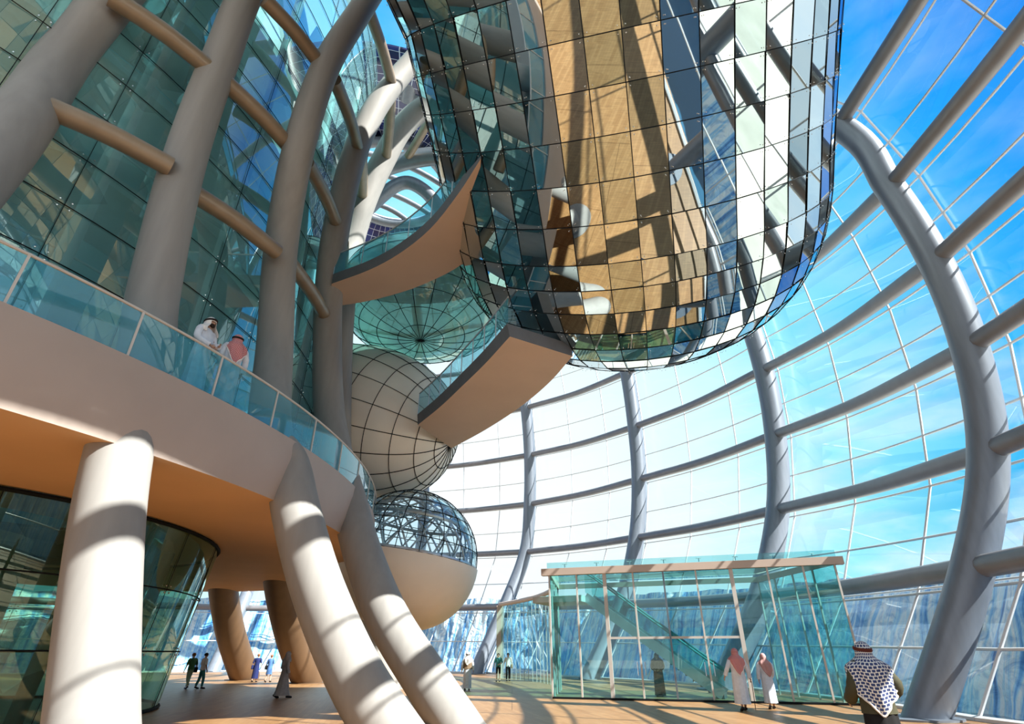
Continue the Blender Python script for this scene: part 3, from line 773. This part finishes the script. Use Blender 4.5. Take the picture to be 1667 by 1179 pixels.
for a, b in ((KA, KD), (KB_, KC)):
    for i in range(4): pane(a+(b-a)*i/4, a+(b-a)*(i+1)/4, .05, KH)
    for i in range(1, 5): L.add(MB().bar(a+(b-a)*i/4, a+(b-a)*i/4+up*KH, .06, .08), 'mullion', M['white'])
for i in range(8):
    q = KA+(KB_-KA)*(i+.5)/8+up*(KH+.32)
    L.add(MB().tube([q+Vector((0, 0, 0)), q+Vector((0, -.02, .14))], .02, 6).tube([q+Vector((-.12, 0, .14)), q+Vector((.12, 0, .14))], .015, 6), 'roof_clip', M['chrome'])
pane(KA-ov*.3+Vector((0, -.05, 0)), KB_+ov*.3+Vector((0, -.05, 0)), KH+.3, KH+.55, 'glass_upstand')
# escalator inside
es = empty('escalator', (8, 28.5, 0), 0, 'glass sided escalator descending to the right inside the glass pavilion', 'escalator'); L2 = Local(es)
E0, E1 = Vector((9.2, 27.6, .0)), Vector((3.9, 30.1, 4.2))
ed = (E1-E0); eh = Vector((ed.x, ed.y, 0)).normalized(); en = Vector((-eh.y, eh.x, 0))
m = MB(); nst = 20
for i in range(nst):
    c = E0+ed*((i+.5)/nst); m.box(c, (.34, 1.0, .22), Matrix((eh, en, up)).transposed())
L2.add(m, 'steps', M['steel'], smooth=False)
for s in (-1, 1):
    o_ = en*.55*s
    L2.add(MB().bar(E0+o_+up*-.0+up*.15, E1+o_+up*.0, .08, .42), 'truss_side', M['lsteel'])
    L2.add(MB().poly([E0+o_+up*.2, E1+o_+up*.2, E1+o_+up*1.1, E0+o_+up*1.1]), 'glass_balustrade', M['kioskglass'], smooth=False, fixn=False)
    lo = E0+o_-eh*.7
    hp_ = [lo+up*.55, lo+up*.9, E0+o_-eh*.3+up*1.12, E0+o_+up*1.15, E0+o_+ed*.5+up*1.15, E1+o_+up*1.15, E1+o_+eh*.9+up*1.1]
    L2.add(MB().tube(spline(hp_, 5), .045, 8), 'handrail', M['teal'])
lan = E1+eh*1.3
L2.add(MB().box(lan+up*-.1, (2.6, 2.4, .3), Matrix((eh, en, up)).transposed()), 'landing', M['white'], bevel=.02, smooth=False)
L2.add(MB().tube([lan+eh*.6+up*-.2, Vector((lan.x+eh.x*.6, lan.y+eh.y*.6, 0))], .1, 10), 'landing_post', M['lsteel'])
# curved low glass wall running back to the left
cw = [Vector(q) for q in ((2.55, 33.6, 0), (2.6, 37.5, 0), (1.9, 42, 0), (.6, 46, 0), (-1.0, 49.5, 0))]
cwp = spline(cw, 5); K2 = len(cwp)
cg = empty('curved_glass_wall', cwp[-1], 0, 'curved teal glass wall with a beige top rail running back left of the pavilion', 'glass wall'); L3 = Local(cg)
WH = 5.2
for i in range(K2-1):
    L3.add(MB().poly([cwp[i], cwp[i+1], cwp[i+1]+up*WH, cwp[i]+up*WH]), 'glass_panel', M['kioskglass'], smooth=False, fixn=False)
L3.add(MB().tube([p+up*(WH+.1) for p in cwp], .16, 8), 'top_rail', M['beige'])
L3.add(MB().bar(cwp[-1], cwp[-1]+up*WH, .5, .5), 'end_post', M['beige'])
m = MB()
for p in cwp[::1]: m.tube([p, p+up*WH], .02, 5)
L3.add(m, 'glass_joints', M['white'])
# ================================================================== PEOPLE
def skin_mesh(joints, edges, radii, name, mat, parent, sub=2):
    me = bpy.data.meshes.new('tmp'); me.from_pydata([tuple(j) for j in joints], edges, [])
    ob = bpy.data.objects.new('tmp', me); COL.objects.link(ob)
    md = ob.modifiers.new('k', 'SKIN'); md.branch_smoothing = .6
    sv = me.skin_vertices[0].data
    for i, r in enumerate(radii):
        sv[i].radius = (r, r) if not isinstance(r, tuple) else r
        sv[i].use_root = (i == 0)
    s2 = ob.modifiers.new('s', 'SUBSURF'); s2.levels = s2.render_levels = sub
    bpy.context.view_layer.update()
    ev = ob.evaluated_get(bpy.context.evaluated_depsgraph_get())
    nm = bpy.data.meshes.new_from_object(ev); nm.name = name
    bpy.data.objects.remove(ob)
    nm.materials.clear(); nm.materials.append(mat)
    for p in nm.polygons: p.use_smooth = True
    o = bpy.data.objects.new(name, nm); COL.objects.link(o); o.parent = parent
    return o
def person(loc, rz, height, label, body='skin', robe=None, shirt=None, trousers=None, skirt=None, shoes='shoe', vest=None,
           head=None, agal=None, hair=None, beard=False, arms=None, stride=.12, headdrop=.34, headside=0.0, bag=None, cane=False,
           hood=None, dropw=1.25, sw=1.0, group=None, hem=.10, wide=1.0, jacket=None, turn=0.0):
    e = empty('person', loc, rz, label, 'person', group); k = height/1.78; e.scale = (k, k, k)
    S = stride
    aL, aR = arms or (((-.27, -.02, 1.17), (-.30, .06, .93)), ((.27, -.02, 1.17), (.30, .06, .93)))
    J, E, R = [], [], []
    def add(p, r, par=None):
        J.append(Vector(p)); R.append(r)
        if par is not None: E.append((par, len(J)-1))
        return len(J)-1
    pel = add((0, 0, .95), (.14, .11)); wa = add((0, 0, 1.10), (.13, .10), pel); ch = add((0, .0, 1.30), (.16, .11), wa)
    nb = add((0, -.005, 1.46), (.085, .07), ch); nk = add((0, .01, 1.53), .055, nb); hd = add((0, .03, 1.63), (.078, .092), nk); ht = add((0, .015, 1.72), (.065, .075), hd)
    add((0, .135, 1.625), .014, hd); add((0, .115, 1.575), .022, hd)
    add((-.088, .01, 1.635), .018, hd); add((.088, .01, 1.635), .018, hd)
    for sgn, (el_, wr) in ((-1, aL), (1, aR)):
        sh = add((sgn*.19, -.005, 1.43), .062, ch); eb = add(el_, .042, sh); ws = add(wr, .027, eb)
        d = (Vector(wr)-Vector(el_)).normalized(); fw = Vector((0, 1, 0)); sd = d.cross(Vector((1, 0, 0)))
        if sd.length < .2: sd = d.cross(Vector((0, 0, 1)))
        sd.normalize(); 
        if sd.y < 0: sd = -sd
        pn = d.cross(sd)*(-sgn)
        pm_ = add(Vector(wr)+d*.055, (.034, .026), ws)
        base = Vector(wr)+d*.085
        for i, (off, ln) in enumerate(((.030, .075), (.010, .085), (-.010, .078), (-.029, .060))):
            a = add(base+sd*off, .0095, pm_); b = add(base+sd*off*1.1+d*ln*.5+pn*.008, .0085, a); add(base+sd*off*1.1+d*ln*.85+pn*.034, .007, b)
        a = add(Vector(wr)+d*.035+sd*.036, .011, pm_); add(Vector(wr)+d*.075+sd*.060+pn*.012, .009, a)
    for sgn in (-1, 1):
        st_ = S*sgn
        hp = add((sgn*.095, 0, .88), .088, pel); kn = add((sgn*.10, st_*.6+.03, .49), .058, hp)
        an = add((sgn*.10, st_*1.2-.03, .09 if st_ >= 0 else .09+abs(st_)*.35), .037, kn)
        add((sgn*.11, st_*1.2+.12, .045 if st_ >= 0 else .05), .032, an)
    skin_mesh(J, E, R, 'body', M[body], e)
    def clothes(mb, nm, mat, **kw): return mb.build(nm, M[mat], e, **kw)
    def sleeves(mb, r0, r1, short=False):
        for sgn, (el_, wr) in ((-1, aL), (1, aR)):
            end = Vector(wr)*.97+Vector(el_)*.03 if not short else Vector(el_)*.9+Vector((sgn*.19, 0, 1.43))*.1
            pts = spline([Vector((sgn*.10, -.005, 1.42)), Vector((sgn*.20, -.005, 1.415)), Vector(el_)] + ([end] if not short else []), 5)
            n_ = len(pts); mb.tube(pts, [r0+(r1-r0)*i/(n_-1)+.004*math.sin(i*2.3) for i in range(n_)], 14)
    if robe:
        m = MB(); w = wide
        m.loft([(1.50, 0, -.005, .075, .065), (1.47, 0, -.01, .13, .085), (1.42, 0, -.01, .205*w, .115), (1.30, 0, -.005, .205*w, .135), (1.10, 0, 0, .185*w, .135), (.92, 0, .0, .20*w, .155), (.6, 0, .01, .21*w, .17+S*.25), (.3, 0, .015, .215*w, .18+S*.5), (hem, 0, .02, .22*w, .19+S*.7)], 36, .055, 9, cap=True)
        sleeves(m, .080, .062)
        clothes(m, 'thobe' if 'thobe' in robe or robe == 'whiteshirt' else 'robe', robe)
    if shirt:
        m = MB()
        m.loft([(1.50, 0, -.005, .07, .06), (1.47, 0, -.01, .12, .08), (1.42, 0, -.01, .195, .11), (1.30, 0, -.005, .185, .13), (1.10, 0, 0, .165, .125), (.90, 0, .0, .18, .14)], 28, .03, 7)
        sleeves(m, .07, .06, short=True); clothes(m, 'shirt', shirt)
    if skirt:
        clothes(MB().loft([(1.08, 0, 0, .15, .12), (.92, 0, 0, .19, .15), (.6, 0, .01, .20, .17), (skirt[1], 0, .01, .22, .19)], 28, .05, 8), 'skirt', skirt[0])
    if trousers:
        m = MB()
        m.loft([(1.02, 0, 0, .155, .125), (.92, 0, 0, .165, .14), (.82, 0, .0, .16, .13)], 24)
        for sgn in (-1, 1):
            st_ = S*sgn
            pts = spline([Vector((sgn*.085, 0, .93)), Vector((sgn*.10, st_*.6+.03, .49)), Vector((sgn*.10, st_*1.2-.03, .12 if st_ >= 0 else .12+abs(st_)*.35))][:(3 if trousers[1] else 2)], 6)
            m.tube(pts, [.095-.035*i/(len(pts)-1) for i in range(len(pts))], 14)
        clothes(m, 'trousers', trousers[0])
    if vest or jacket:
        m = MB(); q = 1.08
        z0 = .86 if jacket else 1.0
        m.loft([(1.49, 0, -.005, .09, .08), (1.46, 0, -.01, .15, .10), (1.41, 0, -.01, .225, .135), (1.28, 0, -.01, .235*q, .16), (1.08, 0, 0, .215*q, .16), (z0, 0, 0, .225*q, .175)], 32, .045, 7)
        if jacket: sleeves(m, .105, .085)
        clothes(m, 'jacket' if jacket else 'vest', jacket or vest)
    for sgn in (-1, 1):
        st_ = S*sgn; zz = 0 if st_ >= 0 else .02+abs(st_)*.2
        f = Vector((sgn*.105, st_*1.2, 0))
        m = MB().tube([f+Vector((0, -.075, .05+zz)), f+Vector((0, -.03, .055+zz)), f+Vector((0, .06, .048)), f+Vector((0, .15, .032)), f+Vector((0, .185, .028))], [.036, .046, .046, .044, .022], 12)
        clothes(m, 'shoe', shoes)
    if hair:
        m = MB()
        def hf(u, v):
            a = -PI*.72+1.44*PI*u; b = v*1.9
            r = .104+.01*math.sin(v*3)
            return Vector((math.sin(a)*math.sin(b)*r*.86, .012-math.cos(a)*math.sin(b)*r, 1.655+math.cos(b)*r))
        m.grid(hf, 22, 10); clothes(m, 'hair', hair, solid=.014, fixn=False)
    if beard:
        clothes(MB().sphere((0, .075, 1.575), .062, 14, 10, (.95, .75, .85)), 'beard', 'hair')
    if head or hood:
        mt = head or hood
        def cap(u, v):
            a = 2*PI*u; b = v*1.55
            return Vector((math.sin(a)*math.sin(b)*.104, .012-math.cos(a)*math.sin(b)*.118, 1.655+math.cos(b)*.122))
        m = MB().grid(cap, 28, 8, cu=True, uv=lambda u, v: (u*.62, v*.17+1.75))
        ph0 = headside
        def dr_(u, v):
            a = -2.35+4.7*u
            dd = abs(a-ph0)
            zb = 1.38-headdrop*max(0, 1-dd/dropw)+.02*math.sin(a*5)
            z = 1.665*(1-v)+zb*v
            t = max(0, min(1, (1.60-z)/.17)); t = t*t*(3-2*t)
            rx = .106*(1-t)+.238*wide*sw*t; ry = .12*(1-t)+.175*sw*t
            if z < 1.42: ry = .175*sw+.02*math.sin((1.42-z)*6); rx = .238*wide*sw-.02*(1.42-z)
            f = 1+.06*math.sin(a*8+z*9)*min(1, v*1.8)+.03*math.sin(a*19)*v
            return Vector((math.sin(a)*rx*f, .012*(1-t)-math.cos(a)*ry*f, z))
        m.grid(dr_, 64, 26, uv=lambda u, v: ((-2.35+4.7*u)*.19, v*(.29+headdrop*max(0, 1-abs(-2.35+4.7*u-ph0)/dropw))))
        clothes(m, 'hood' if hood else 'headscarf', mt, solid=.008, fixn=False)
        if head in ('navycheck', 'redcheck'):
            pts = [dr_(i/64, .992)+Vector((0, 0, 0)) for i in range(65)]
            clothes(MB().tube(pts, .014, 6), 'scarf_hem', 'whitecloth')
    if agal:
        for dz in (0, .022):
            clothes(MB().tube([Vector((math.sin(a)*.112, .010-math.cos(a)*.126, 1.664+dz-.022*math.cos(a))) for a in [2*PI*i/28 for i in range(28)]], .0125, 8, closed=True), 'agal', agal)
    if bag:
        s = bag[1]
        b = MB().box((s*.27, .0, .92), (.12, .30, .26)).build('bag', M[bag[0]], e, bevel=.03)
        MB().tube(spline([Vector((s*.27, -.12, 1.04)), Vector((s*.22, -.05, 1.4)), Vector((s*.1, 0, 1.5)), Vector((s*.22, .08, 1.4)), Vector((s*.27, .12, 1.04))], 5), .012, 6).build('strap', M[bag[0]], b)
    if cane:
        wr = Vector(aR[1]); el_ = Vector(aR[0]); d = (wr-el_).normalized(); g = wr+d*.08
        c = MB().tube([g+Vector((0, -.06, .02)), g+Vector((0, .0, .03)), g+Vector((.04, .06, -.08)), Vector((g.x+.06, g.y+.22, .01))], .011, 8).build('walking_cane', M['blackcloth'], None)
        c.matrix_world = Matrix.Translation(Vector(loc)) @ Matrix.Rotation(rz, 4, 'Z') @ Matrix.Scale(k, 4)
        tag(c, 'thin black walking cane held by the man in the red check headscarf', 'walking cane')
    return e
def fl_(px, py): return onz(px, py, 0)
D = math.radians
# foreground man with the black and white scarf (seen from behind)
person(Vector((5.54, 9.75, 0)), D(6), 1.88, 'man seen from behind in olive jacket and black and white check headscarf, nearest the viewer', robe='blackcloth', jacket='olive', head='navycheck', agal='brownagal',
       arms=(((-.30, .02, 1.17), (-.25, .22, 1.02)), ((.32, -.06, 1.18), (.24, .16, 1.04))), stride=.05, headdrop=.54, headside=-.25, dropw=2.2, sw=1.16, wide=1.15, hem=.12)
person(fl_(1212, 1158), D(-4), 1.88, 'man in white thobe and red check headscarf walking with a cane toward the pavilion', robe='thobe', head='redcheck', agal=None,
       arms=(((-.33, -.04, 1.20), (-.42, .02, .98)), ((.31, .0, 1.17), (.38, .10, .92))), stride=.16, headdrop=.42, headside=.05, wide=1.08, cane=True, hem=.2)
person(fl_(1258, 1155), D(-10), 1.72, 'man in white thobe and pale pink headscarf walking beside the man with the cane', robe='thobe', head='pinkcheck', agal=None,
       arms=(((-.27, -.06, 1.17), (-.29, -.02, .93)), ((.25, .06, 1.17), (.22, .22, 1.0))), stride=.15, headdrop=.40, headside=.35, wide=1.0, hem=.2)
person(Vector((6.75, 29.0, 0)), D(150), 1.75, 'woman in a long black abaya standing behind the pavilion glass', body='fair', robe='blackcloth', hood='blackcloth', stride=.08, headdrop=.2, wide=1.1, hem=.03,
       arms=(((-.27, .04, 1.17), (-.14, .20, 1.08)), ((.27, .04, 1.17), (.14, .20, 1.08))))
person(fl_(760, 1125), D(3), 1.78, 'man in white thobe, dark vest and white headscarf walking away across the open floor', robe='thobe', vest='brown', head='whitecloth', agal='agal', stride=.12, headdrop=.22, hem=.12)
person(fl_(811, 1110), D(172), 1.74, 'visitor in dark teal top and dark shorts standing left of the one in white', body='fair', shirt='teal', trousers=('blackcloth', False), hair='hair', stride=.05,
       arms=(((-.27, .02, 1.17), (-.12, .20, 1.08)), ((.27, -.02, 1.17), (.30, .04, .93))))
person(fl_(827, 1109), D(185), 1.76, 'visitor in white shirt and black trousers with a shoulder bag beside the glass wall', body='fair', shirt='whiteshirt', trousers=('blackcloth', True), hair='hair', bag=('tan', -1), stride=.06)
person(fl_(303, 1122), D(55), 1.76, 'man in green jacket and pale green trousers walking left past the glass drum', body='fair', shirt='green', trousers=('lgreen', True), hair='brownhair', stride=.2, bag=('blackcloth', 1))
person(fl_(323, 1122), D(-35), 1.76, 'man in pale shirt and teal trousers walking beside the man in green', shirt='whiteshirt', trousers=('teal', True), hair='hair', stride=.1,
       arms=(((-.27, .0, 1.17), (-.18, .17, 1.05)), ((.27, -.02, 1.17), (.30, .06, .93))))
person(fl_(413, 1111), D(5), 1.72, 'woman in long navy dress walking away between the shade-tinted columns', body='fair', shirt='navy', skirt=('navy', .22), hair='brownhair', bag=('navy', -1), stride=.1)
person(fl_(435, 1111), D(-5), 1.66, 'woman in light blue top and knee length blue skirt carrying a bag', body='fair', shirt='blue', skirt=('blue', .5), hair='brownhair', bag=('blackcloth', -1), stride=.14)
person(fl_(457, 1137), D(-50), 1.80, 'man in long grey robe and grey headscarf walking right under the balcony', robe='greyrobe', hood='greyrobe', stride=.2, headdrop=.3, hem=.1)
# two men on the balcony
def el2(px, py, z): return onz(px, py, z)
person(Vector((-7.55, 11.6, BZ+.03)), D(-98), 2.12, 'man in white thobe and white headscarf with black cord talking on the balcony', robe='thobe', head='whitecloth', agal='agal', beard=True,
       arms=(((-.25, .06, 1.17), (-.12, .26, 1.12)), ((.25, .04, 1.17), (.10, .24, 1.04))), stride=.04, headdrop=.2)
person(Vector((-7.2, 12.4, BZ+.03)), D(48), 2.1, 'man in white thobe and red check headscarf on the balcony facing the bearded man', robe='thobe', head='redcheck', agal='agal',
       arms=(((-.25, .04, 1.17), (-.14, .24, 1.08)), ((.27, -.02, 1.17), (.28, .06, .93))), stride=.04, headdrop=.42)
